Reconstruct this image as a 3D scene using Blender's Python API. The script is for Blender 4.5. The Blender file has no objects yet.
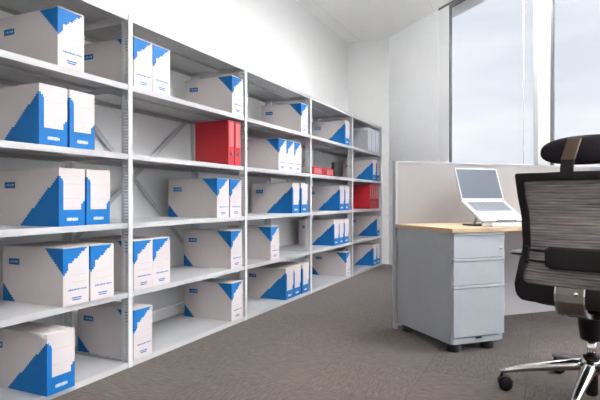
import bpy, bmesh, math, random
from mathutils import Vector, Matrix
random.seed(4)
SC = bpy.context.scene
COL = SC.collection
R2 = math.sqrt(.5)

# ------------------------------------------------------------------ materials
class N:
    """tiny wrapper so node maths reads like maths"""
    def __init__(s, t, sock): s.t, s.s = t, sock
    def _m(s, op, o=None, o2=None):
        n = s.t.nodes.new('ShaderNodeMath'); n.operation = op
        for i, v in enumerate((s, o, o2)):
            if v is None: continue
            if isinstance(v, N): s.t.links.new(v.s, n.inputs[i])
            else: n.inputs[i].default_value = v
        return N(s.t, n.outputs[0])
    def __add__(s, o): return s._m('ADD', o)
    def __sub__(s, o): return s._m('SUBTRACT', o)
    def __mul__(s, o): return s._m('MULTIPLY', o)
    def rsub(s, v): return (s*-1.0) + v
    def lt(s, v): return s._m('LESS_THAN', v)
    def gt(s, v): return s._m('GREATER_THAN', v)
    def btw(s, a, b): return s.gt(a)*s.lt(b)
    def mx(s, o): return s._m('MAXIMUM', o)
    def inv(s): return s.rsub(1.0)
    def q(s, st): return (s*(1/st))._m('FLOOR')*st

def mat(name, col=(.8,.8,.8), rough=.5, metal=0., spec=.5):
    m = bpy.data.materials.new(name); m.use_nodes = True
    b = m.node_tree.nodes['Principled BSDF']
    b.inputs['Base Color'].default_value = (*col, 1)
    b.inputs['Roughness'].default_value = rough
    b.inputs['Metallic'].default_value = metal
    b.inputs['Specular IOR Level'].default_value = spec
    return m
def bs(m): return m.node_tree.nodes['Principled BSDF']
def objxyz(m):
    t = m.node_tree
    tc = t.nodes.new('ShaderNodeTexCoord'); sp = t.nodes.new('ShaderNodeSeparateXYZ')
    t.links.new(tc.outputs['Object'], sp.inputs[0])
    return [N(t, sp.outputs[i]) for i in range(3)], tc
def noise(m, scale, detail=2., rough=.5, vec=None, stretch=None):
    t = m.node_tree
    n = t.nodes.new('ShaderNodeTexNoise'); n.inputs['Scale'].default_value = scale
    n.inputs['Detail'].default_value = detail; n.inputs['Roughness'].default_value = rough
    if vec is None:
        vec = t.nodes.new('ShaderNodeTexCoord').outputs['Object']
    if stretch:
        mp = t.nodes.new('ShaderNodeMapping'); mp.inputs['Scale'].default_value = stretch
        t.links.new(vec, mp.inputs[0]); vec = mp.outputs[0]
    t.links.new(vec, n.inputs['Vector'])
    return N(t, n.outputs['Fac'])
def ramp(m, fac, c0, c1, a=0., b=1.):
    t = m.node_tree
    r = t.nodes.new('ShaderNodeValToRGB')
    r.color_ramp.elements[0].position = a; r.color_ramp.elements[0].color = (*c0, 1)
    r.color_ramp.elements[1].position = b; r.color_ramp.elements[1].color = (*c1, 1)
    t.links.new(fac.s, r.inputs[0]); return r.outputs[0]
def mixc(m, fac, c0, c1):
    t = m.node_tree
    n = t.nodes.new('ShaderNodeMix'); n.data_type = 'RGBA'
    t.links.new(fac.s, n.inputs['Factor'])
    for k, v in (('A', c0), ('B', c1)):
        sock = [i for i in n.inputs if i.name == k and i.type == 'RGBA'][0]
        if isinstance(v, tuple): sock.default_value = (*v, 1)
        else: t.links.new(v, sock)
    return [o for o in n.outputs if o.type == 'RGBA'][0]
def setcol(m, sock): m.node_tree.links.new(sock, bs(m).inputs['Base Color'])
def bump(m, fac, strength=.3, dist=.005):
    t = m.node_tree; b = t.nodes.new('ShaderNodeBump')
    b.inputs['Strength'].default_value = strength; b.inputs['Distance'].default_value = dist
    t.links.new(fac.s, b.inputs['Height']); t.links.new(b.outputs[0], bs(m).inputs['Normal'])
def speckle(name, col, rough=.5, metal=0., amt=.06, scale=40., spec=.5, stretch=None):
    m = mat(name, col, rough, metal, spec)
    f = noise(m, scale, 3., stretch=stretch)
    setcol(m, ramp(m, f, tuple(c*(1-amt) for c in col), tuple(min(1, c*(1+amt)) for c in col), .3, .7))
    return m

WALL = speckle('wall_paint', (.79,.792,.787), .65, amt=.012, scale=6, spec=.3)
WPANEL = speckle('window_wall_brightened', (.93,.94,.95), .55, amt=.01, scale=6, spec=.3)  # window wall coloured whiter than the others, in place of stronger light
CEIL = mat('ceiling_panel', (.87,.865,.85), .7, spec=.2)
(x_, y_, z_), _ = objxyz(CEIL)
jx = ((x_*(1/1.2))._m('FRACT')).lt(.006); jy = (((y_+.35)*(1/1.2))._m('FRACT')).lt(.006)
setcol(CEIL, mixc(CEIL, jx.mx(jy), (.90,.895,.88), (.74,.735,.725)))
STEEL = speckle('painted_steel', (.47,.47,.48), .36, amt=.02, scale=25)
STEELP = speckle('painted_steel_post', (.63,.63,.63), .4, amt=.02, scale=25)
GALV = speckle('galvanised_strap', (.50,.51,.53), .4, .1, .06, 60)
FRAMEW = mat('white_window_frame', (.86,.87,.87), .35)
GASK = mat('grey_gasket', (.13,.14,.15), .5)
FRAMEG = mat('pale_grey_frame', (.50,.53,.53), .4)

# carpet tiles
CARP = mat('carpet_tile', (.2,.18,.17), .95, spec=.1)
(x_, y_, z_), tc = objxyz(CARP)
px_ = ((x_+.08)*2.)._m('FLOOR'); py_ = ((y_+.17)*2.)._m('FLOOR')
par = ((px_+py_)._m('MODULO', 2.))._m('ABSOLUTE')
fx = ((x_+.08)*2.)._m('FRACT'); fy = ((y_+.17)*2.)._m('FRACT')
seam = fx.lt(.014).mx(fy.lt(.014))
n1 = noise(CARP, 30, 2., .6, stretch=(3.2,.55,1)); n2 = noise(CARP, 30, 2., .6, stretch=(.55,3.2,1))
n3 = noise(CARP, 260, 2.); n4 = noise(CARP, 1.1, 2.)
wh = CARP.node_tree.nodes.new('ShaderNodeTexWhiteNoise'); wh.noise_dimensions = '2D'
cmb = CARP.node_tree.nodes.new('ShaderNodeCombineXYZ')
CARP.node_tree.links.new(px_.s, cmb.inputs[0]); CARP.node_tree.links.new(py_.s, cmb.inputs[1])
CARP.node_tree.links.new(cmb.outputs[0], wh.inputs['Vector'])
tile = N(CARP.node_tree, wh.outputs['Value'])
fib = n1*par + n2*par.inv()
h = fib*.75 + n3*.25
val = h*.85 + tile*.07 + n4*.10 + .0 - seam*.08
setcol(CARP, ramp(CARP, val, (.017,.0114,.0086), (.128,.091,.072), .33, .68))
bump(CARP, h, .5, .004)
bs(CARP).inputs['Sheen Weight'].default_value = .25; bs(CARP).inputs['Sheen Roughness'].default_value = .5

# archive boxes (printed pattern is a function of the box's own coordinates)
BW, BD, BH = .154, .42, .275
BLUE = (.0035,.145,.44); CARD = (.60,.543,.54); INKG = (.42,.42,.48)
def boxmat(name, kind, face):
    m = mat(name, CARD, .55, spec=.3)
    (x, y, z), tc = objxyz(m)
    d = x.rsub(BD/2); t = y + BW/2; hz = z.rsub(BH)
    st = .0108
    nz = noise(m, 420, 1., stretch=(1,1,.02))
    dash = nz.gt(.45)
    if face == 'side':
        if kind == 'U':
            blue = (d.q(st)+hz.q(st)).lt(.118).mx((d.rsub(BD).q(st)+z.q(st)).lt(.085))
        else:
            blue = (d.q(st)*.90+z.q(st)).lt(.232)
        logo = d.btw(.30,.375)*hz.btw(.062,.092)
        wline = d.btw(.308,.367)*hz.btw(.072,.082)*dash
        c = mixc(m, blue.mx(logo), CARD, BLUE)
        c = mixc(m, wline, c, (.5,.55,.68))
    else:
        if kind == 'U':
            a = (t.q(st)*.72+hz.q(st)).lt(.098)*(t.gt(.03)*hz.gt(.074)).inv()
            b = t.lt(.03)*(t.q(st)+hz.q(st)).lt(.122)
            blue = a.mx(b)
            ink = hz.btw(.130,.132)*t.btw(.03,.14)*dash
            ink = ink.mx(hz.btw(.165,.167)*t.btw(.03,.14)).mx(t.btw(.080,.0815)*hz.btw(.165,.19))
            bl2 = (hz.btw(.198,.206)*t.btw(.028,.14)*dash).mx(hz.btw(.238,.2435)*t.btw(.05,.11)).mx(hz.btw(.248,.2535)*t.btw(.055,.105))
            c = mixc(m, ink, CARD, INKG); c = mixc(m, blue.mx(bl2), c, BLUE)
        else:
            blue = z.lt(.078).mx(t.lt(.026)*(t.q(st)+z.q(st)).lt(.234)).mx(t.gt(.131)*(z.q(st)-t.q(st)).lt(-.024))
            ink = z.btw(.200,.2018)*t.btw(.026,.131)
            ink = ink.mx(z.btw(.130,.132)*t.btw(.026,.131)*dash).mx(t.btw(.08,.0815)*z.btw(.09,.13)).mx(z.btw(.086,.088)*t.btw(.026,.131)*dash)
            wl = z.btw(.024,.040)*t.btw(.045,.112)*dash.mx(z.btw(.028,.036))
            c = mixc(m, ink, CARD, INKG); c = mixc(m, blue, c, BLUE); c = mixc(m, wl, c, (.6,.62,.68))
    setcol(m, c)
    return m
BM = {(k, f): boxmat('archive_card_%s_%s' % (k, f), k, f) for k in 'UD' for f in ('side', 'front')}
PLAIN = speckle('plain_card', (.58,.54,.52), .6, amt=.03, scale=20, spec=.2)
GREYB = speckle('grey_box_board', (.40,.41,.45), .5, amt=.03, scale=30)
GREYL = speckle('grey_box_label', (.60,.63,.70), .45, amt=.02, scale=30)
REDB = speckle('red_binder_board', (.42,.016,.022), .33, amt=.06, scale=30)
REDS = speckle('red_binder_spine', (.43,.030,.036), .25, amt=.05, scale=30)
REDLBL = mat('pale_spine_label', (.52,.10,.105), .3)
PAPER = speckle('paper_block', (.75,.74,.72), .8, amt=.05, scale=200)
DARK = mat('dark_plastic', (.018,.016,.018), .45)
BLKM = speckle('black_fabric', (.014,.011,.014), .8, amt=.3, scale=300, spec=.2)
BLKP = mat('black_frame_plastic', (.013,.009,.010), .5, spec=.25)
CHROME = mat('polished_aluminium', (.78,.77,.76), .16, 1.)
SATIN = speckle('satin_bracket', (.27,.25,.24), .28, 1., .05, 60)
STRAPM = mat('bronze_strap', (.075,.05,.032), .33, .35)
WOOD = mat('beech_veneer', (.6,.42,.25), .42)
f = noise(WOOD, 9, 5., .6, stretch=(1.2,14,14))
setcol(WOOD, ramp(WOOD, f, (.44,.29,.165), (.60,.43,.27), .3, .7))
PEDM = speckle('silver_grey_steel', (.37,.385,.415), .42, .0, .02, 30)
PEDF = speckle('silver_drawer_steel', (.37,.395,.43), .38, .0, .02, 30)
FABR = speckle('partition_fabric', (.315,.303,.307), .9, amt=.05, scale=500, spec=.1)
PANEL = speckle('partition_lower_panel', (.70,.685,.72), .6, amt=.02, scale=40)
RAIL = mat('partition_rail', (.36,.37,.39), .35, .2)
LAPT = mat('laptop_shell', (.43,.46,.49), .33, .15)
KEYS = mat('laptop_keys', (.11,.12,.14), .5)
SCRN = mat('laptop_screen', (.065,.082,.105), .42)
WPL = mat('white_plastic', (.62,.61,.59), .4)
KEYW = mat('pale_keycap', (.52,.52,.51), .5)
# chair mesh
MESHM = mat('chair_mesh_fabric', (.12,.105,.105), .8, spec=.2)
(x_, y_, z_), tc = objxyz(MESHM)
fn = noise(MESHM, 60, 3., .6, stretch=(.12,.12,2.2))
stripe = ((z_*(6.2832/.0125))._m('SINE')*.5+.5)*.14 + fn*.86
setcol(MESHM, ramp(MESHM, stripe, (.055,.047,.050), (.33,.29,.30), .28, .75))
wv = ((z_*260.)._m('SINE')*.5+.5)
t = MESHM.node_tree
tr = t.nodes.new('ShaderNodeBsdfTransparent'); mxs = t.nodes.new('ShaderNodeMixShader')
alpha = (fn*.05 + wv*.02 + .0)
t.links.new(alpha.s, mxs.inputs[0]); t.links.new(bs(MESHM).outputs[0], mxs.inputs[1]); t.links.new(tr.outputs[0], mxs.inputs[2])
t.links.new(mxs.outputs[0], t.nodes['Material Output'].inputs[0])
# glass
GLASS = bpy.data.materials.new('window_glass'); GLASS.use_nodes = True
t = GLASS.node_tree; t.nodes.remove(t.nodes['Principled BSDF'])
tr = t.nodes.new('ShaderNodeBsdfTransparent'); tr.inputs[0].default_value = (.95,.96,.97,1)
gl = t.nodes.new('ShaderNodeBsdfGlossy'); gl.inputs['Roughness'].default_value = .02
fr = t.nodes.new('ShaderNodeFresnel'); fr.inputs[0].default_value = 1.45
ml = t.nodes.new('ShaderNodeMath'); ml.operation = 'MULTIPLY'; ml.inputs[1].default_value = .006
mx = t.nodes.new('ShaderNodeMixShader')
t.links.new(fr.outputs[0], ml.inputs[0]); t.links.new(ml.outputs[0], mx.inputs[0])
t.links.new(tr.outputs[0], mx.inputs[1]); t.links.new(gl.outputs[0], mx.inputs[2])
t.links.new(mx.outputs[0], t.nodes['Material Output'].inputs[0])
FILL = bpy.data.materials.new('fill_emitter'); FILL.use_nodes = True  # glow of the added fill panels that brighten the room
b = bs(FILL); b.inputs['Emission Color'].default_value = (.975,.985,1,1); b.inputs['Emission Strength'].default_value = 10.
FILLUP = FILL.copy(); FILLUP.name = 'fill_uplight'; bs(FILLUP).inputs['Emission Strength'].default_value = 84.

# ------------------------------------------------------------------ mesh helpers
def link(name, me, m, parent=None, loc=None):
    o = bpy.data.objects.new(name, me); COL.objects.link(o)
    if m is not None:
        for k in (m if isinstance(m, (list, tuple)) else [m]): me.materials.append(k)
    if parent: o.parent = parent
    if loc: o.location = loc
    return o
def fin(name, bm, m, parent=None, smooth=False, bevel=0., recalc=True):
    if recalc: bmesh.ops.recalc_face_normals(bm, faces=bm.faces[:])
    if bevel:
        bmesh.ops.bevel(bm, geom=bm.edges[:], offset=bevel, segments=2, affect='EDGES', profile=.5)
    me = bpy.data.meshes.new(name); bm.to_mesh(me); bm.free()
    if smooth:
        for p in me.polygons: p.use_smooth = True
        if smooth != 'all':
            pass
    o = link(name, me, m, parent)
    return o
def abox(bm, x0, x1, y0, y1, z0, z1, mi=0):
    vs = [bm.verts.new((x, y, z)) for z in (z0, z1) for y in (y0, y1) for x in (x0, x1)]
    for f in ((0,2,3,1), (4,5,7,6), (0,1,5,4), (2,6,7,3), (0,4,6,2), (1,3,7,5)):
        fc = bm.faces.new([vs[i] for i in f]); fc.material_index = mi
    return vs
def boxo(name, x0, x1, y0, y1, z0, z1, m, parent=None, bevel=0.):
    bm = bmesh.new(); abox(bm, x0, x1, y0, y1, z0, z1); return fin(name, bm, m, parent, bevel=bevel)
def tube(bm, pts, rad, n=10, flat=1., cap=True, up=Vector((0,0,1))):
    """swept tube, rad per point, flat = vertical squash"""
    pts = [Vector(p) for p in pts]
    if not isinstance(rad, (list, tuple)): rad = [rad]*len(pts)
    rings = []
    for i, p in enumerate(pts):
        d = (pts[min(i+1, len(pts)-1)] - pts[max(i-1, 0)]).normalized()
        u = up if abs(d.dot(up)) < .95 else Vector((1,0,0))
        s = d.cross(u).normalized(); v = s.cross(d).normalized()
        rings.append([bm.verts.new(p + s*math.cos(2*math.pi*k/n)*rad[i] + v*math.sin(2*math.pi*k/n)*rad[i]*flat) for k in range(n)])
    for a, b in zip(rings, rings[1:]):
        for k in range(n): bm.faces.new((a[k], a[(k+1)%n], b[(k+1)%n], b[k]))
    if cap:
        bm.faces.new(rings[0][::-1]); bm.faces.new(rings[-1])
def lathe(bm, prof, n=24, mtx=None):
    rings = []
    for r, z in prof:
        rings.append([bm.verts.new((r*math.cos(2*math.pi*k/n), r*math.sin(2*math.pi*k/n), z)) for k in range(n)])
    for a, b in zip(rings, rings[1:]):
        for k in range(n): bm.faces.new((a[k], a[(k+1)%n], b[(k+1)%n], b[k]))
    bm.faces.new(rings[0][::-1]); bm.faces.new(rings[-1])
    if mtx is not None:
        bmesh.ops.transform(bm, matrix=mtx, verts=[v for rg in rings for v in rg])
def sheet(bm, prof, x0, x1, th):
    """profile in (y,z) with thickness th, extruded along x"""
    P = [Vector((0, *p)) for p in prof]
    A, B = [], []
    for i, p in enumerate(P):
        d = (P[min(i+1, len(P)-1)] - P[max(i-1, 0)]).normalized()
        nrm = Vector((0, -d.z, d.y))
        A.append(p + nrm*th/2); B.append(p - nrm*th/2)
    loop = A + B[::-1]
    l = [bm.verts.new((x0, v.y, v.z)) for v in loop]; r = [bm.verts.new((x1, v.y, v.z)) for v in loop]
    n = len(loop); k = len(P)
    for i in range(n): bm.faces.new((l[i], l[(i+1)%n], r[(i+1)%n], r[i]))
    for i in range(k-1):
        bm.faces.new((l[i], l[i+1], l[n-2-i], l[n-1-i])); bm.faces.new((r[i+1], r[i], r[n-1-i], r[n-2-i]))
def superpad(bm, cx, cy, cz, hx, hy, hz, e=3., nu=28, nv=14, bend=None):
    """superellipsoid cushion"""
    def sp(w, ex): return math.copysign(abs(w)**(2/ex), w)
    rows = []
    for j in range(nv+1):
        v = -math.pi/2 + math.pi*j/nv
        row = []
        for i in range(nu):
            u = 2*math.pi*i/nu
            x = hx*sp(math.cos(v), 2.4)*sp(math.cos(u), e); y = hy*sp(math.cos(v), 2.4)*sp(math.sin(u), e); z = hz*sp(math.sin(v), 2.4)
            p = Vector((x, y, z))
            if bend: p = bend(p)
            row.append(bm.verts.new(p + Vector((cx, cy, cz))))
        rows.append(row)
    for a, b in zip(rows, rows[1:]):
        for k in range(nu): bm.faces.new((a[k], a[(k+1)%nu], b[(k+1)%nu], b[k]))
    bmesh.ops.remove_doubles(bm, verts=bm.verts[:], dist=1e-5)

def thing(name, label, cat, loc=(0,0,0), rz=0., group=None):
    o = bpy.data.objects.new(name, None); COL.objects.link(o)
    o.empty_display_size = .05
    o.location = loc; o.rotation_euler = (0,0,rz); o['label'] = label; o['category'] = cat
    if group: o['group'] = group
    return o
def dup(root, loc, label, group=None, rz=None):
    r = root.copy(); COL.objects.link(r); r.location = loc; r['label'] = label
    if rz is not None: r.rotation_euler = (0,0,rz)
    if group: r['group'] = group
    for ch in list(root.children):
        c = ch.copy(); COL.objects.link(c); c.parent = r
        for g in list(ch.children):
            d = g.copy(); COL.objects.link(d); d.parent = c
    return r
def struct(o): o['kind'] = 'structure'; return o

# ------------------------------------------------------------------ room shell
CZ = 3.20
WX, EY = -2.58, 7.25                      # left wall plane, end wall plane
WP = Vector((-1.97, EY, 0)); WD = Vector((R2, -R2, 0)); WN = Vector((R2, R2, 0))   # window wall, outward normal WN
SEND = 11.0
corner = WP + WD*SEND                     # where the window wall meets the right wall
BY = -3.6
def slab(name, pts, z0, z1, m):
    bm = bmesh.new()
    a = [bm.verts.new((x, y, z0)) for x, y in pts]; b_ = [bm.verts.new((x, y, z1)) for x, y in pts]
    bm.faces.new(a[::-1]); bm.faces.new(b_); n = len(pts)
    for i in range(n): bm.faces.new((a[i], a[(i+1)%n], b_[(i+1)%n], b_[i]))
    return struct(fin(name, bm, m))
out = .35
foot = [(WX-out, BY-out), (corner.x+out, BY-out), (corner.x+out, corner.y+.15), (WP.x+.25, EY+.25), (WX-out, EY+.25)]
slab('floor', foot, -.12, 0, CARP)
slab('ceiling', foot, CZ, CZ+.15, CEIL)
struct(boxo('wall_left', WX-.15, WX, BY-.15, EY+.15, 0, CZ, WALL))
struct(boxo('wall_end', WX, WP.x+.0, EY, EY+.15, 0, CZ, WALL))
struct(boxo('wall_rear', WX, corner.x+.15, BY-.15, BY, 0, CZ, WALL))
struct(boxo('wall_right', corner.x, corner.x+.15, BY, corner.y, 0, CZ, WALL))
def onwall(name, s0, s1, d0, d1, z0, z1, m, parent=None, bevel=0.):
    """box on the window wall: s along the wall, d outward"""
    bm = bmesh.new()
    vs = abox(bm, s0, s1, d0, d1, z0, z1)
    for v in vs: v.co = WP*1 + WD*v.co.x + WN*v.co.y + Vector((0,0,v.co.z))
    return fin(name, bm, m, parent, bevel=bevel)
struct(onwall('wall_window', 0, 1.178, 0, .16, 0, CZ, WPANEL))
struct(onwall('trim_1', 1.186, 1.385, 0, .035, 0, CZ, FRAMEW))
struct(onwall('trim_head', 1.186, 10.35, -.012, -.0005, CZ-.022, CZ, GASK))
struct(boxo('baseboard_left', WX, WX+.015, BY, EY, 0, .105, WALL))
struct(boxo('baseboard_end', WX+.015, WP.x-.02, EY-.015, EY, 0, .105, WALL))
wins = [(1.385, 2.725), (2.87, 4.25), (4.395, 5.775), (5.92, 7.30), (7.445, 8.825), (8.97, 10.35)]
for i, (s0, s1) in enumerate(wins):
    if i: struct(onwall('trim_%d' % (i+1), wins[i-1][1], s0, 0, .035, 0, CZ, FRAMEW))
    w = struct(onwall('window_%d' % (i+1), s0+.028, s1-.055, .010, .016, .06, CZ-.06, GLASS))
    onwall('gasket', s0, s0+.028, -.001, .020, 0, CZ, GASK, w)
    onwall('side_frame', s1-.055, s1, .002, .03, 0, CZ, FRAMEG, w)
    onwall('sill_frame', s0+.03, s1-.055, .002, .03, 0, .06, FRAMEG, w)
    onwall('head_frame', s0+.03, s1-.055, .002, .03, CZ-.06, CZ, GASK, w)
    onwall('blind_cord', s1-.187, s1-.178, .004, .008, .06, CZ-.06, FRAMEG, w)
struct(onwall('wall_window_rear', 10.35, SEND, 0, .16, 0, CZ, WALL))

# ------------------------------------------------------------------ shelving rack
XF, XB = -2.045, -2.548                  # front face and rear face of the rack
UY = [2.213 + 1.23*k for k in range(-1, 5)]
SZ = [.030, .413, .790, 1.166, 1.543, 1.922]
rack = thing('shelving_rack', 'long grey steel shelving rack of open bays along the left wall', 'shelving', (XF, 3.9, 0))
def rel(o):                               # parented parts keep world coordinates through this offset
    o.location = -Vector(rack.location); return o
def post_mesh():
    bm = bmesh.new(); H = 1.925; D = .062
    # perforated side web (thin in y), white front flange
    w0, w1 = -D, 0.
    abox(bm, w0, w0+.017, -.0015, .0015, 0, H); abox(bm, w1-.017, w1, -.0015, .0015, 0, H)
    z = 0.
    while z < H:
        abox(bm, w0+.017, w1-.017, -.0015, .0015, z, min(z+.0122, H)); z += .0167
    abox(bm, -.003, 0, -.014, .018, 0, H)
    abox(bm, -D, -D+.003, -.0015, .02, 0, H)
    me = bpy.data.meshes.new('upright'); bmesh.ops.recalc_face_normals(bm, faces=bm.faces[:]); bm.to_mesh(me); bm.free()
    me.materials.append(STEELP); return me
pm = post_mesh()
for y in UY:
    o = link('upright', pm, None, rack); o.location = Vector((XF, y, 0)) - rack.location
    o = link('upright', pm, None, rack); o.location = Vector((XB, y, 0)) - rack.location; o.scale = (-1, 1, 1)
def shelf_mesh():
    bm = bmesh.new(); L = 1.23-.032; x0, x1 = -.500, -.004; T = .030
    abox(bm, x0, x1, -L/2, L/2, -.003, 0)
    abox(bm, x1-.002, x1, -L/2, L/2, -T, -.003); abox(bm, x0, x0+.002, -L/2, L/2, -T, -.003)
    abox(bm, x1-.016, x1-.002, -L/2, L/2, -T, -T+.002); abox(bm, x0+.002, x0+.016, -L/2, L/2, -T, -T+.002)
    abox(bm, x0, x1, -L/2, -L/2+.002, -T, -.003); abox(bm, x0, x1, L/2-.002, L/2, -T, -.003)
    abox(bm, (x0+x1)/2-.03, (x0+x1)/2+.03, -L/2+.01, L/2-.01, -.018, -.003)
    me = bpy.data.meshes.new('shelf'); bmesh.ops.recalc_face_normals(bm, faces=bm.faces[:]); bm.to_mesh(me); bm.free()
    me.materials.append(STEEL); return me
sm = shelf_mesh()
for a, b_ in zip(UY, UY[1:]):
    for z in SZ:
        o = link('shelf', sm, None, rack); o.location = Vector((XF, (a+b_)/2, z)) - rack.location
def strap(p, q, name='cross_brace'):
    bm = bmesh.new(); p, q = Vector(p), Vector(q)
    d = (q-p).normalized(); n = Vector((1,0,0)); s = d.cross(n)*.016
    vs = [bm.verts.new(c) for e in (p, q) for c in (e-s-n*.0015, e+s-n*.0015, e+s+n*.0015, e-s+n*.0015)]
    for f in ((0,1,2,3), (4,7,6,5), (0,4,5,1), (1,5,6,2), (2,6,7,3), (3,7,4,0)): bm.faces.new([vs[i] for i in f])
    return rel(fin(name, bm, GALV, rack))
strap((-2.552, 2.215, .62), (-2.552, 3.44, 1.575)); strap((-2.556, 2.215, 1.58), (-2.556, 3.44, .50))
strap((-2.552, 4.675, .62), (-2.552, 5.90, 1.575)); strap((-2.556, 4.675, 1.58), (-2.556, 5.90, .50))

# ------------------------------------------------------------------ archive boxes
def box_proto(kind):
    bm = bmesh.new()
    vs = abox(bm, -BD/2, BD/2, -BW/2, BW/2, 0, BH-.003)
    bm.faces.ensure_lookup_table()
    for fc in bm.faces:
        n = fc.normal if fc.normal.length else None
        fc.normal_update(); n = fc.normal
        if abs(n.y) > .9: fc.material_index = 1
        elif n.x > .9: fc.material_index = 0
        elif n.x < -.9: fc.material_index = 2
        else: fc.material_index = 2
    r = thing('archive_box', '', 'box')
    o = fin('carton', bm, [BM[kind,'front'], BM[kind,'side'], PLAIN], r, recalc=False)
    bm = bmesh.new()
    abox(bm, -BD/2+.001, BD/2-.001, -BW/2+.001, BW/2-.001, BH-.003, BH)
    abox(bm, BD/2-.14, BD/2-.001, -BW/2+.001, BW/2-.001, BH, BH+.0015)
    fin('lid', bm, PLAIN, r)
    return r
protos = {'U': box_proto('U'), 'D': box_proto('D')}
used = set()
BAY = ['leftmost', 'second', 'middle', 'fourth', 'rightmost']
ROW = ['top', 'second', 'third', 'fourth', 'bottom']
DESC = {'U': 'white archive box with blue upper corner', 'D': 'white archive box with blue lower half'}
ORD = {1: [''], 2: ['left of two', 'right of two'], 3: ['left of three', 'middle of three', 'right of three']}
def put(kind, bay, row, spans, where=None, dx=None):
    z = SZ[4-row] + .0006
    n = len(spans)
    for i, (a, b_) in enumerate(spans):
        x = XF - .0045 - BD/2 - (dx[i] if dx else random.uniform(0, .003))
        w = where[i] if where else ORD[n][i]
        lab = '%s, %s, %s level, %s bay' % (DESC[kind], w, ROW[row], BAY[bay]) if w else '%s alone, %s level, %s bay' % (DESC[kind], ROW[row], BAY[bay])
        g = 'archive boxes on the steel shelving'
        loc = (x, (a+b_)/2 + (.010 if bay == 0 else .005), z)
        if kind not in used:
            used.add(kind); o = protos[kind]; o.location = loc; o['label'] = lab; o['group'] = g
        else: o = dup(protos[kind], loc, lab, g)
        if dx is None: o.rotation_euler.z = math.radians(random.uniform(-.25, .25))
put('U', 0, 0, [(1.735,1.89)])
put('D', 0, 1, [(1.635,1.79), (1.80,1.957)])
put('D', 0, 2, [(1.741,1.896), (1.905,2.062)])
put('U', 0, 3, [(1.750,1.904), (1.914,2.070)], dx=[-.016,-.015])
put('D', 0, 4, [(1.655,1.809)], dx=[-.026])
put('U', 1, 0, [(2.2395,2.3935), (2.396,2.550), (3.249,3.40)], ['first of three', 'second of three', 'third of three'])
put('U', 1, 2, [(3.055,3.212), (3.224,3.386)], None)
put('U', 1, 3, [(2.2395,2.3935), (2.396,2.550), (3.237,3.392)], ['first of three', 'second of three', 'third of three'])
put('U', 1, 4, [(2.235,2.396), (3.249,3.395)], ['by left post', 'by right post'])
put('U', 2, 0, [(4.447,4.607)])
put('U', 2, 1, [(3.990,4.144), (4.1465,4.3005), (4.303,4.457)])
put('D', 2, 2, [(4.260,4.418), (4.445,4.605)])
put('U', 2, 3, [(3.850,4.000)])
put('D', 2, 4, [(4.126,4.285), (4.290,4.446), (4.466,4.63)])
put('D', 3, 0, [(5.645,5.80)])
put('D', 3, 2, [(5.472,5.624), (5.640,5.80)])
put('D', 3, 3, [(5.30,5.448), (5.452,5.608), (5.62,5.775)])
put('U', 3, 4, [(5.675,5.835)])
put('D', 4, 1, [(6.722,6.878), (6.892,7.048)])
put('D', 4, 3, [(6.905,7.060)])
put('D', 4, 4, [(6.742,6.896), (6.907,7.060)])

# plain grey boxes at the far end
def grey_proto():
    r = thing('document_box', '', 'box'); w, d, hh = .165, .36, .305
    bm = bmesh.new(); abox(bm, -d/2, d/2, -w/2, w/2, 0, hh); fin('carton', bm, GREYB, r, bevel=.003)
    bm = bmesh.new(); abox(bm, d/2, d/2+.001, -w/2+.006, w/2-.006, .012, hh-.012); fin('front_panel', bm, GREYL, r)
    bm = bmesh.new(); abox(bm, -d/2-.001, d/2+.002, -w/2-.001, w/2+.001, hh-.03, hh+.002); fin('lid', bm, GREYL, r)
    return r
gp = grey_proto()
for i, y in enumerate((6.635, 6.808, 6.981)):
    lab = 'plain grey document box, %s, top level, rightmost bay' % ORD[3][i]
    loc = (XF-.20, y, SZ[4]+.0006)
    if i == 0: gp.location = loc; gp['label'] = lab; gp['group'] = 'grey document boxes'
    else: dup(gp, loc, lab, 'grey document boxes')

# red lever arch binders
def binder_proto():
    r = thing('lever_arch_binder', '', 'binder'); w, d, hh = .080, .29, .325
    bm = bmesh.new()
    abox(bm, -d/2, d/2-.002, -w/2, -w/2+.003, 0, hh); abox(bm, -d/2, d/2-.002, w/2-.003, w/2, 0, hh)
    fin('cover_board', bm, REDB, r)
    bm = bmesh.new(); abox(bm, d/2-.002, d/2+.001, -w/2, w/2, 0, hh); fin('spine', bm, REDS, r, bevel=.0008)
    boxo('paper_block', -d/2+.02, d/2-.03, -w/2+.006, w/2-.02, .008, hh-.02, PAPER, r)
    boxo('spine_label', d/2+.001, d/2+.0016, -w/2+.012, w/2-.012, .135, hh-.012, REDLBL, r)
    bm = bmesh.new()
    mt = Matrix.Translation((d/2+.001, 0, .085)) @ Matrix.Rotation(math.pi/2, 4, 'Y')
    lathe(bm, [(.013,0),(.013,.002),(.009,.0026)], 20, mt); fin('finger_ring', bm, DARK, r, True)
    return r
bp = binder_proto(); first = [True]
def binder(loc, lab, group, rot=None):
    if first[0]: first[0] = False; o = bp; o.location = loc; o['label'] = lab; o['group'] = group
    else: o = dup(bp, loc, lab, group)
    o.rotation_euler = rot or (0,0,0)
    return o
zb = SZ[3]+.0006
binder((XF-.165, 3.268, zb), 'red lever arch binder, left of two standing on second level, second bay', 'red binders in the second bay')
binder((XF-.165, 3.357, zb), 'red lever arch binder, right of two standing on second level, second bay', 'red binders in the second bay')
for i, y in enumerate((4.86, 5.20)):      # lying flat, spine to the front
    binder((XF-.18, y-.1625, zb+.040), 'red lever arch binder lying flat on second level, fourth bay, %s of two' % ('left', 'right')[i],
           'red binders lying in the fourth bay', (-math.pi/2, 0, 0))
nth = ['leftmost', 'second from left', 'centre one', 'second from right', 'rightmost']
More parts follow.
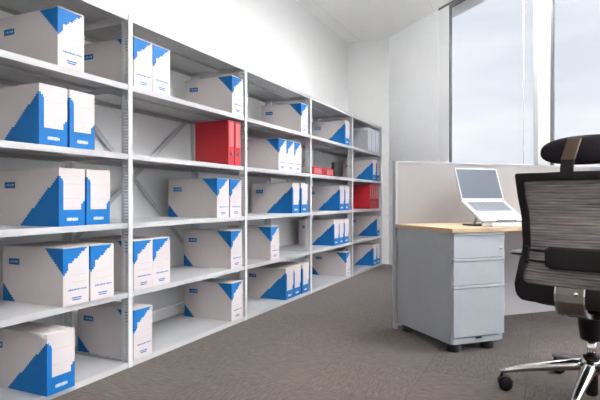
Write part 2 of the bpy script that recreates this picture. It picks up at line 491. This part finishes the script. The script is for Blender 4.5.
for i in range(5):
    binder((XF-.165, 6.672+.0865*i, SZ[2]+.0006), 'red lever arch binder, %s of five on third level, rightmost bay' % nth[i], 'red binders in the rightmost bay')
# bookend
be = thing('bookend', 'dark metal bookend standing right of the red binders lying flat', 'bookend', (XF-.12, 5.57, zb))
boxo('base_plate', -.02, .02, -.10, 0, 0, .002, DARK, be)
bm = bmesh.new(); abox(bm, -.02, .02, 0, .003, 0, .17); fin('upright_plate', bm, DARK, be, bevel=.001)
bm = bmesh.new(); tube(bm, [(0,.003,.15), (0,.055,.012), (0,.06,.006)], .007, 8); fin('stay', bm, DARK, be)
boxo('stay_foot', -.02, .02, .05, .07, 0, .006, DARK, be)

# ------------------------------------------------------------------ desk group: local x along the desk, local y towards the partition
PO = (-.485, 3.200, 0); DRZ = math.pi/4
def dk(a, b_, z=0.): return (PO[0] + R2*a - R2*b_, PO[1] + R2*a + R2*b_, z)
DL, DDEP = 1.80, .642
desk = thing('desk', 'light beech office desk standing against the grey partition', 'desk', dk(0,0), DRZ)
boxo('desk_top', -.012, DL, -.012, DDEP, .720, .745, WOOD, desk, bevel=.002)
boxo('end_panel', DL-.03, DL, .03, DDEP-.01, 0, .720, PANEL, desk)
boxo('modesty_rail', .405, DL-.03, DDEP-.06, DDEP-.03, .62, .720, PANEL, desk)
ped = thing('drawer_pedestal', 'silver grey steel three-drawer pedestal under the desk end', 'drawer unit', dk(0,0), DRZ)
PW, PDp = .385, .632
bm = bmesh.new()
abox(bm, 0, PW, .022, PDp, .050, .7195); fin('body', bm, PEDM, ped, bevel=.003)
for z0, z1 in ((.565,.712), (.402,.558), (.093,.396)):
    d = boxo('drawer', .008, PW-.004, 0, .0215, z0, z1, PEDF, ped, bevel=.003)
    bm = bmesh.new(); sheet(bm, [(-.001, z1-.014), (-.005, z1-.008), (-.004, z1+.001), (.004, z1+.002)], .010, PW-.006, .002)
    fin('pull_lip', bm, PEDF, d)
    if z0 > .5:
        bm = bmesh.new(); lathe(bm, [(.009,0),(.009,.004),(.006,.006)], 16, Matrix.Translation((PW-.035, 0, .618)) @ Matrix.Rotation(math.pi/2, 4, 'X'))
        fin('lock', bm, CHROME, d, True)
boxo('plinth', .008, PW-.03, .006, .022, .052, .086, PEDF, ped, bevel=.002)
boxo('plinth_catch', .17, .21, .002, .006, .076, .088, DARK, ped)
for x, y in ((.05,.06), (PW-.09,.06), (.05,PDp-.06), (PW-.09,PDp-.06)):
    bm = bmesh.new(); lathe(bm, [(.036,0),(.040,.004),(.040,.044),(.030,.050)], 20, Matrix.Translation((x,y,0)))
    fin('foot', bm, DARK, ped, True)

par_ = thing('partition_screen', 'grey fabric office partition with metal edge behind the desk', 'partition', dk(.010,DDEP+.006), DRZ)
PLN = 2.4
boxo('fabric_panel', .0, PLN, 0, .035, .70, 1.175, FABR, par_)
boxo('lower_panel', .0, PLN, .004, .031, .022, .70, PANEL, par_)
boxo('top_rail', -.018, PLN, -.003, .038, 1.175, 1.19, RAIL, par_, bevel=.003)
boxo('edge_post', -.018, 0, -.003, .038, 0, 1.175, RAIL, par_, bevel=.003)
boxo('edge_post', PLN, PLN+.018, -.003, .038, 0, 1.175, RAIL, par_, bevel=.003)

# laptop on a sloped stand
LA, LB = .303, .120                      # front left corner along the desk
TILT = math.radians(32)
lap_loc = dk(LA+.178, LB, .745)
stand = thing('laptop_stand', 'silver sloping laptop stand with wire front lip on the desk', 'laptop stand', lap_loc, DRZ)
boxo('base_plate', -.175, .175, .075, .19, 0, .010, DARK, stand, bevel=.002)
ct, st_ = math.cos(TILT), math.sin(TILT)
Z0 = .018
def sl(u, w=0.): return (u*ct - w*st_, Z0 + u*st_ + w*ct)       # along the slope, above the slope
bm = bmesh.new(); sheet(bm, [sl(-.005), sl(.23)], -.15, .15, .005); fin('sloping_plate', bm, RAIL, stand)
for x in (-.135, .135):
    bm = bmesh.new(); tube(bm, [(x,.125,.008), (x,.100,.045), (x,*sl(.100,-.004))], .010, 8); fin('bracket', bm, RAIL, stand)
bm = bmesh.new()
tube(bm, [(-.085,*sl(.0,.0)), (-.08,*sl(-.012,.012)), (-.075,*sl(-.012,.030)), (.075,*sl(-.012,.030)), (.08,*sl(-.012,.012)), (.085,*sl(.0,.0))], .0032, 8)
fin('wire_lip', bm, DARK, stand, True)
lap = thing('laptop', 'open silver laptop raised on the sloping stand', 'laptop', lap_loc, DRZ)
bm = bmesh.new(); LW, LD = .352, .250
sheet(bm, [sl(0,.0125), sl(LD,.0125)], -LW/2, LW/2, .018); fin('base', bm, LAPT, lap, bevel=.003)
bm = bmesh.new()
for r in range(5):
    for c in range(13):
        x0 = -.150+.0232*c; u0 = .115+.022*r
        sheet(bm, [sl(u0,.0225), sl(u0+.018,.0225)], x0, x0+.0212, .002)
fin('key_panel', bm, KEYS, lap)
bm = bmesh.new(); sheet(bm, [sl(.03,.0222), sl(.085,.0222)], -.045, .045, .0012); fin('trackpad', bm, LAPT, lap)
hy, hz_ = sl(LD-.004, .020)
LEAN = math.radians(20); SH = .235
def scr(u, w=0.): return (hy + u*math.sin(LEAN) - w*math.cos(LEAN), hz_ + u*math.cos(LEAN) + w*math.sin(LEAN))
bm = bmesh.new(); sheet(bm, [scr(0), scr(SH)], -LW/2, LW/2, .008); fin('lid', bm, LAPT, lap, bevel=.002)
bm = bmesh.new(); sheet(bm, [scr(.014,.0045), scr(SH-.009,.0045)], -LW/2+.010, LW/2-.010, .0012); fin('screen', bm, SCRN, lap)
kb = thing('keyboard', 'white keyboard lying at the desk edge in front of the laptop', 'keyboard', dk(LA+.005, .003, .745), DRZ)
boxo('case', -.02, .40, 0, .095, 0.0005, .020, WPL, kb, bevel=.004)
bm = bmesh.new()
for r in range(4):
    for c in range(19):
        abox(bm, -.012+.0212*c, -.012+.0212*c+.0185, .010+.0205*r, .010+.0205*r+.0180, .020, .026)
fin('keys', bm, KEYW, kb)

# ------------------------------------------------------------------ office chair (local +y = facing)
HUB = (.202, 2.742, 0); CRZ = math.radians(-17.5)
ch = thing('office_chair', 'black mesh-back swivel chair with headrest and polished five-star base', 'chair', HUB, CRZ)
def lerp_tab(tab, z):
    if z <= tab[0][0]: return tab[0][1]
    for (a, va), (b_, vb) in zip(tab, tab[1:]):
        if z <= b_:
            k = (z-a)/(b_-a); k = k*k*(3-2*k); return va + (vb-va)*k
    return tab[-1][1]
HWT = [(.46,.255), (.53,.258), (.60,.246), (.72,.226), (.82,.230), (.95,.241), (1.04,.246)]
YBT = [(.46,-.255), (.55,-.275), (.70,-.250), (.82,-.255), (1.04,-.300)]
def by(x, z): return lerp_tab(YBT, z) + .55*x*x
def rr(z0, z1, rb, rt, mar, n=10):
    """rounded outline, points counter-clockwise seen from behind, x limited by the waisted width"""
    pts = []
    H = .25-mar
    for cx, cz, r, a0 in ((H-rb, z0+rb, rb, -90), (H-rt, z1-rt, rt, 0), (-H+rt, z1-rt, rt, 90), (-H+rb, z0+rb, rb, 180)):
        for k in range(n+1):
            a = math.radians(a0 + 90*k/n); pts.append((cx + r*math.cos(a), cz + r*math.sin(a)))
    # subdivide long edges
    res = []
    for i, p in enumerate(pts):
        q = pts[(i+1) % len(pts)]; res.append(p)
        if math.hypot(q[0]-p[0], q[1]-p[1]) > .1:
            for k in range(1, 16): res.append((p[0]+(q[0]-p[0])*k/16, p[1]+(q[1]-p[1])*k/16))
    return [(x*(lerp_tab(HWT, z)-mar)/H, z) for x, z in res]
OUT_ = rr(.462, 1.035, .040, .012, 0); INN = rr(.548, .998, .030, .010, .034)
bm = bmesh.new()
TH = .030
vo = [[bm.verts.new((x, by(x,z)+o, z)) for x, z in OUT_] for o in (-TH/2, TH/2)]
vi = [[bm.verts.new((x, by(x,z)+o, z)) for x, z in INN] for o in (-TH/2, TH/2)]
n = len(OUT_)
for i in range(n):
    j = (i+1) % n
    bm.faces.new((vo[0][i], vo[0][j], vi[0][j], vi[0][i])); bm.faces.new((vo[1][i], vi[1][i], vi[1][j], vo[1][j]))
    bm.faces.new((vo[0][i], vo[1][i], vo[1][j], vo[0][j])); bm.faces.new((vi[0][i], vi[0][j], vi[1][j], vi[1][i]))
fr_ = fin('back_frame', bm, BLKP, ch)
md = fr_.modifiers.new('bev', 'BEVEL'); md.width = .005; md.segments = 2; md.limit_method = 'ANGLE'; md.angle_limit = math.radians(50)
bm = bmesh.new(); rows = []
for j in range(31):
    z = .540 + (1.005-.540)*j/30; hw = lerp_tab(HWT, z)-.028
    rows.append([bm.verts.new((hw*(-1+2*i/16), by(hw*(-1+2*i/16), z)+.004, z)) for i in range(17)])
for a, b_ in zip(rows, rows[1:]):
    for i in range(16): bm.faces.new((a[i], a[i+1], b_[i+1], b_[i]))
fin('mesh_back', bm, MESHM, ch, True)
# lumbar pad and its straps
LZ = .668
bm = bmesh.new(); rings = []
for i in range(13):                       # gently curved flat bar with rounded ends
    x = -.112 + .254*i/12; e = abs(x-.015)/.127; hh = .048 - (.012*max(0, (e-.86)/.14)**2)
    yb = -.290 + .45*x*x
    rings.append([bm.verts.new((x, yb+dy, LZ+dz)) for dy, dz in ((-.012,-hh+.008), (-.012,hh-.008), (-.006,hh), (.008,hh), (.008,-hh), (-.006,-hh))])
for a, b_ in zip(rings, rings[1:]):
    for k in range(6): bm.faces.new((a[k], a[(k+1)%6], b_[(k+1)%6], b_[k]))
bm.faces.new(rings[0]); bm.faces.new(rings[-1][::-1])
lum = fin('lumbar_pad', bm, BLKP, ch)
for s in (-1, 1):
    bm = bmesh.new()
    for zz in (LZ+.024, LZ-.022):
        tube(bm, [(s*.105, by(.105,zz)-.030, zz), (s*.17, by(.17,zz)-.026, zz+.002), (s*.212, by(.212,zz)-.012, zz+.003)], .0065, 8)
    abox(bm, s*.205-.010, s*.205+.010, by(.205,LZ)-.024, by(.205,LZ)-.008, LZ-.036, LZ+.040)
    fin('strap', bm, BLKP, lum)
# bracket below the back
bm = bmesh.new()
prof = [(-.304,.548), (-.312,.520), (-.312,.492), (-.296,.458), (-.262,.432), (-.20,.418), (-.10,.412), (-.02,.415)]
sheet(bm, prof, -.062, .046, .010)
brk = fin('back_bracket', bm, SATIN, ch, bevel=.002)
bm = bmesh.new()
for x in (-.064, .048): sheet(bm, prof, x-.003, x+.003, .016)
fin('bracket_edge', bm, CHROME, brk)
bm = bmesh.new(); lathe(bm, [(.010,0),(.010,.004),(.007,.006)], 16, Matrix.Translation((.018,-.317,.527)) @ Matrix.Rotation(math.pi/2, 4, 'X'))
fin('bracket_screw', bm, CHROME, brk, True)
# seat
bm = bmesh.new(); superpad(bm, 0, .03, .490, .25, .245, .042, 4.5, 36, 12)
fin('seat', bm, BLKM, ch, True)
bm = bmesh.new(); superpad(bm, 0, .03, .449, .235, .23, .014, 4.5, 36, 8); fin('seat_pan', bm, BLKP, ch, True)
bm = bmesh.new(); abox(bm, -.075, .075, -.13, .13, .392, .440); fin('tilt_mechanism', bm, BLKP, ch, bevel=.010)
bm = bmesh.new(); lathe(bm, [(.040,.275), (.048,.282), (.056,.345), (.058,.40)], 28); fin('column_cover', bm, BLKP, ch, True)
bm = bmesh.new(); lathe(bm, [(.0195,.19), (.0195,.285)], 24); fin('gas_column', bm, CHROME, ch, True)
bm = bmesh.new(); lathe(bm, [(.036,.205), (.036,.192), (.027,.19), (.026,.03), (.020,.022)], 28); fin('column_socket', bm, BLKP, ch, True)
# star base
base_bm = bmesh.new(); lathe(base_bm, [(.034,.120), (.048,.130), (.050,.180), (.040,.192)], 28)
for k in range(5):
    a = math.radians(256 + 72*k) - CRZ
    d = Vector((math.cos(a), math.sin(a), 0)); up = Vector((0,0,1))
    pts, rad = [], []
    for q in range(9):
        s = q/8; r = .035 + .357*s
        pts.append(d*r + up*(.160 - .052*s - .020*s*s)); rad.append(.034 - .0205*s)
    tube(base_bm, pts, rad, 14, flat=.85)
star = fin('star_base', base_bm, CHROME, ch, True)
for k in range(5):
    a = math.radians(256 + 72*k) - CRZ
    d = Vector((math.cos(a), math.sin(a), 0)); p = d*.384
    sw = Matrix.Translation((p.x, p.y, 0)) @ Matrix.Rotation({3: -1.4, 4: -1.4}.get(k, .8*k) - CRZ, 4, 'Z')
    bm = bmesh.new()
    lathe(bm, [(.0065,.055), (.0065,.098)], 12, sw)
    nb = len(bm.verts)
    pr = []
    for q in range(11):
        an = math.radians(20 + 150*q/10); pr.append((.0335*math.cos(an)+.016, .033 + .0335*math.sin(an)))
    sheet(bm, pr, -.026, .026, .004); sheet(bm, [(.016,.012), (.016,.060)], -.005, .005, .020)
    bm.verts.ensure_lookup_table(); bmesh.ops.transform(bm, matrix=sw, verts=bm.verts[nb:])
    c = fin('caster', bm, BLKP, ch, False)
    for s in (-1, 1):
        bm = bmesh.new(); lathe(bm, [(.018,-.010), (.028,-.009), (.031,-.005), (.031,.005), (.028,.009), (.018,.010)], 24,
              sw @ Matrix.Translation((s*.0155, .016, .031)) @ Matrix.Rotation(math.pi/2, 4, 'Y'))
        fin('wheel', bm, BLKP, c, True)
# arms
for s in (-1, 1):
    bm = bmesh.new()
    tube(bm, [(s*.20,.06,.445), (s*.275,.06,.445), (s*.310,.06,.47), (s*.315,.06,.635)], [.018,.018,.018,.016], 12)
    fin('arm_post', bm, BLKP, ch, True)
    bm = bmesh.new(); superpad(bm, s*.322, .09, .650, .050, .125, .014, 4., 28, 8); fin('arm_pad', bm, DARK, ch, True)
# headrest
bm = bmesh.new(); superpad(bm, .034, -.205, 1.130, .205, .028, .0635, 2.5, 40, 16, bend=lambda p: p + Vector((0, .9*p.x*p.x + .10*p.z, 0)))
hr = fin('headrest', bm, BLKM, ch, True)
pr = [(-.020,-.306,1.005), (-.020,-.308,1.05), (-.018,-.300,1.085), (-.013,-.276,1.125), (-.008,-.258,1.160), (-.005,-.250,1.178)]
def ribbon(name, pts, hw, th, m):
    bm = bmesh.new(); rings = [[bm.verts.new((x+sx*hw, y+sy*th/2, z)) for sx, sy in ((-1,-1), (1,-1), (1,1), (-1,1))] for x, y, z in pts]
    for a, b_ in zip(rings, rings[1:]):
        for k in range(4): bm.faces.new((a[k], a[(k+1)%4], b_[(k+1)%4], b_[k]))
    bm.faces.new(rings[0]); bm.faces.new(rings[-1][::-1])
    return fin(name, bm, m, ch, bevel=.003)
ribbon('headrest_post', pr[:3], .026, .014, BLKP)
ribbon('headrest_strap', pr[2:], .028, .012, STRAPM)

# ------------------------------------------------------------------ fill lights added outside the frame to brighten the room
first_l = None
LZP = 2.94
for i, (x, y) in enumerate([(-.25,4.75), (.76,3.74), (1.77,2.73), (2.80,1.70), (.6,.9), (1.6,-1.2)]):
    lab = 'unseen fill light panel added to brighten the office'
    if first_l is None:
        first_l = thing('fill_light', lab, 'ceiling light', (x,y,LZP), -math.pi/4, 'added fill lights')
        boxo('fill_panel', -.60,.60,-.15,.15,-.03,0, FILL, first_l)
        boxo('fill_uplight_panel', -.60,.60,-.15,.15,.0005,.028, FILLUP, first_l)
        for k in (-1, 1): boxo('side_rail', -.60,.60,k*.1575-.0065,k*.1575+.0065,-.034,.034, FRAMEW, first_l)
        for k in (-1, 1):
            boxo('end_cap', k*.615-.015, k*.615+.015, -.165, .165, -.035, .035, FRAMEW, first_l)
            bm = bmesh.new(); tube(bm, [(k*.5,0,.03), (k*.5,0,CZ-LZP)], .004, 6); fin('wire', bm, GALV, first_l)
    else: dup(first_l, (x,y,LZP), lab, 'added fill lights')

# ------------------------------------------------------------------ overcast sky
w = bpy.data.worlds.new('overcast_sky'); SC.world = w; w.use_nodes = True
t = w.node_tree; bg = t.nodes['Background']
tc = t.nodes.new('ShaderNodeTexCoord'); sp = t.nodes.new('ShaderNodeSeparateXYZ')
t.links.new(tc.outputs['Generated'], sp.inputs[0]); z = N(t, sp.outputs[2])
mp = t.nodes.new('ShaderNodeMapping'); mp.inputs['Scale'].default_value = (1.6,1.6,7.)
t.links.new(tc.outputs['Generated'], mp.inputs[0])
nz = t.nodes.new('ShaderNodeTexNoise'); nz.inputs['Scale'].default_value = 1.7; nz.inputs['Detail'].default_value = 4.; nz.inputs['Roughness'].default_value = .5
t.links.new(mp.outputs[0], nz.inputs['Vector'])
r = t.nodes.new('ShaderNodeValToRGB')
r.color_ramp.elements[0].position = .32; r.color_ramp.elements[0].color = (.63,.655,.715,1)
r.color_ramp.elements[1].position = .68; r.color_ramp.elements[1].color = (.80,.81,.84,1)
t.links.new(nz.outputs['Fac'], r.inputs[0])
# brighter towards the zenith as an overcast sky is, dull ground below the horizon
zz = z._m('MAXIMUM', 0.)
glow_dir = Vector((.80,.28,.53)).normalized()       # bright patch added to the unseen part of the sky to light the room
dt = t.nodes.new('ShaderNodeVectorMath'); dt.operation = 'DOT_PRODUCT'
t.links.new(tc.outputs['Generated'], dt.inputs[0]); dt.inputs[1].default_value = glow_dir
glow = N(t, dt.outputs['Value'])._m('MAXIMUM', 0.)._m('POWER', 9.)
k = (z-.33)._m('MAXIMUM', 0.)*6.0 + glow*5. + 1.33
g = z.lt(-.01)
kk = k*g.inv() + g*.35
t.links.new(r.outputs[0], bg.inputs['Color']); t.links.new(kk.s, bg.inputs['Strength'])

# ------------------------------------------------------------------ camera
cd = bpy.data.cameras.new('camera'); cam = bpy.data.objects.new('camera', cd); COL.objects.link(cam)
cam.location = (0, 0, .92); cam.rotation_euler = (math.radians(90), 0, math.atan(243/525))
cd.sensor_width = 36; cd.lens = 525/600*36; cd.shift_y = -1/600; cd.clip_start = .05
SC.camera = cam
SC.view_settings.view_transform = 'Standard'; SC.view_settings.look = 'None'
SC.view_settings.gamma = 1; SC.view_settings.use_curve_mapping = False
SC.view_settings.exposure = 0.
SC.cycles.sample_clamp_indirect = 0.
SC.cycles.diffuse_bounces = 8
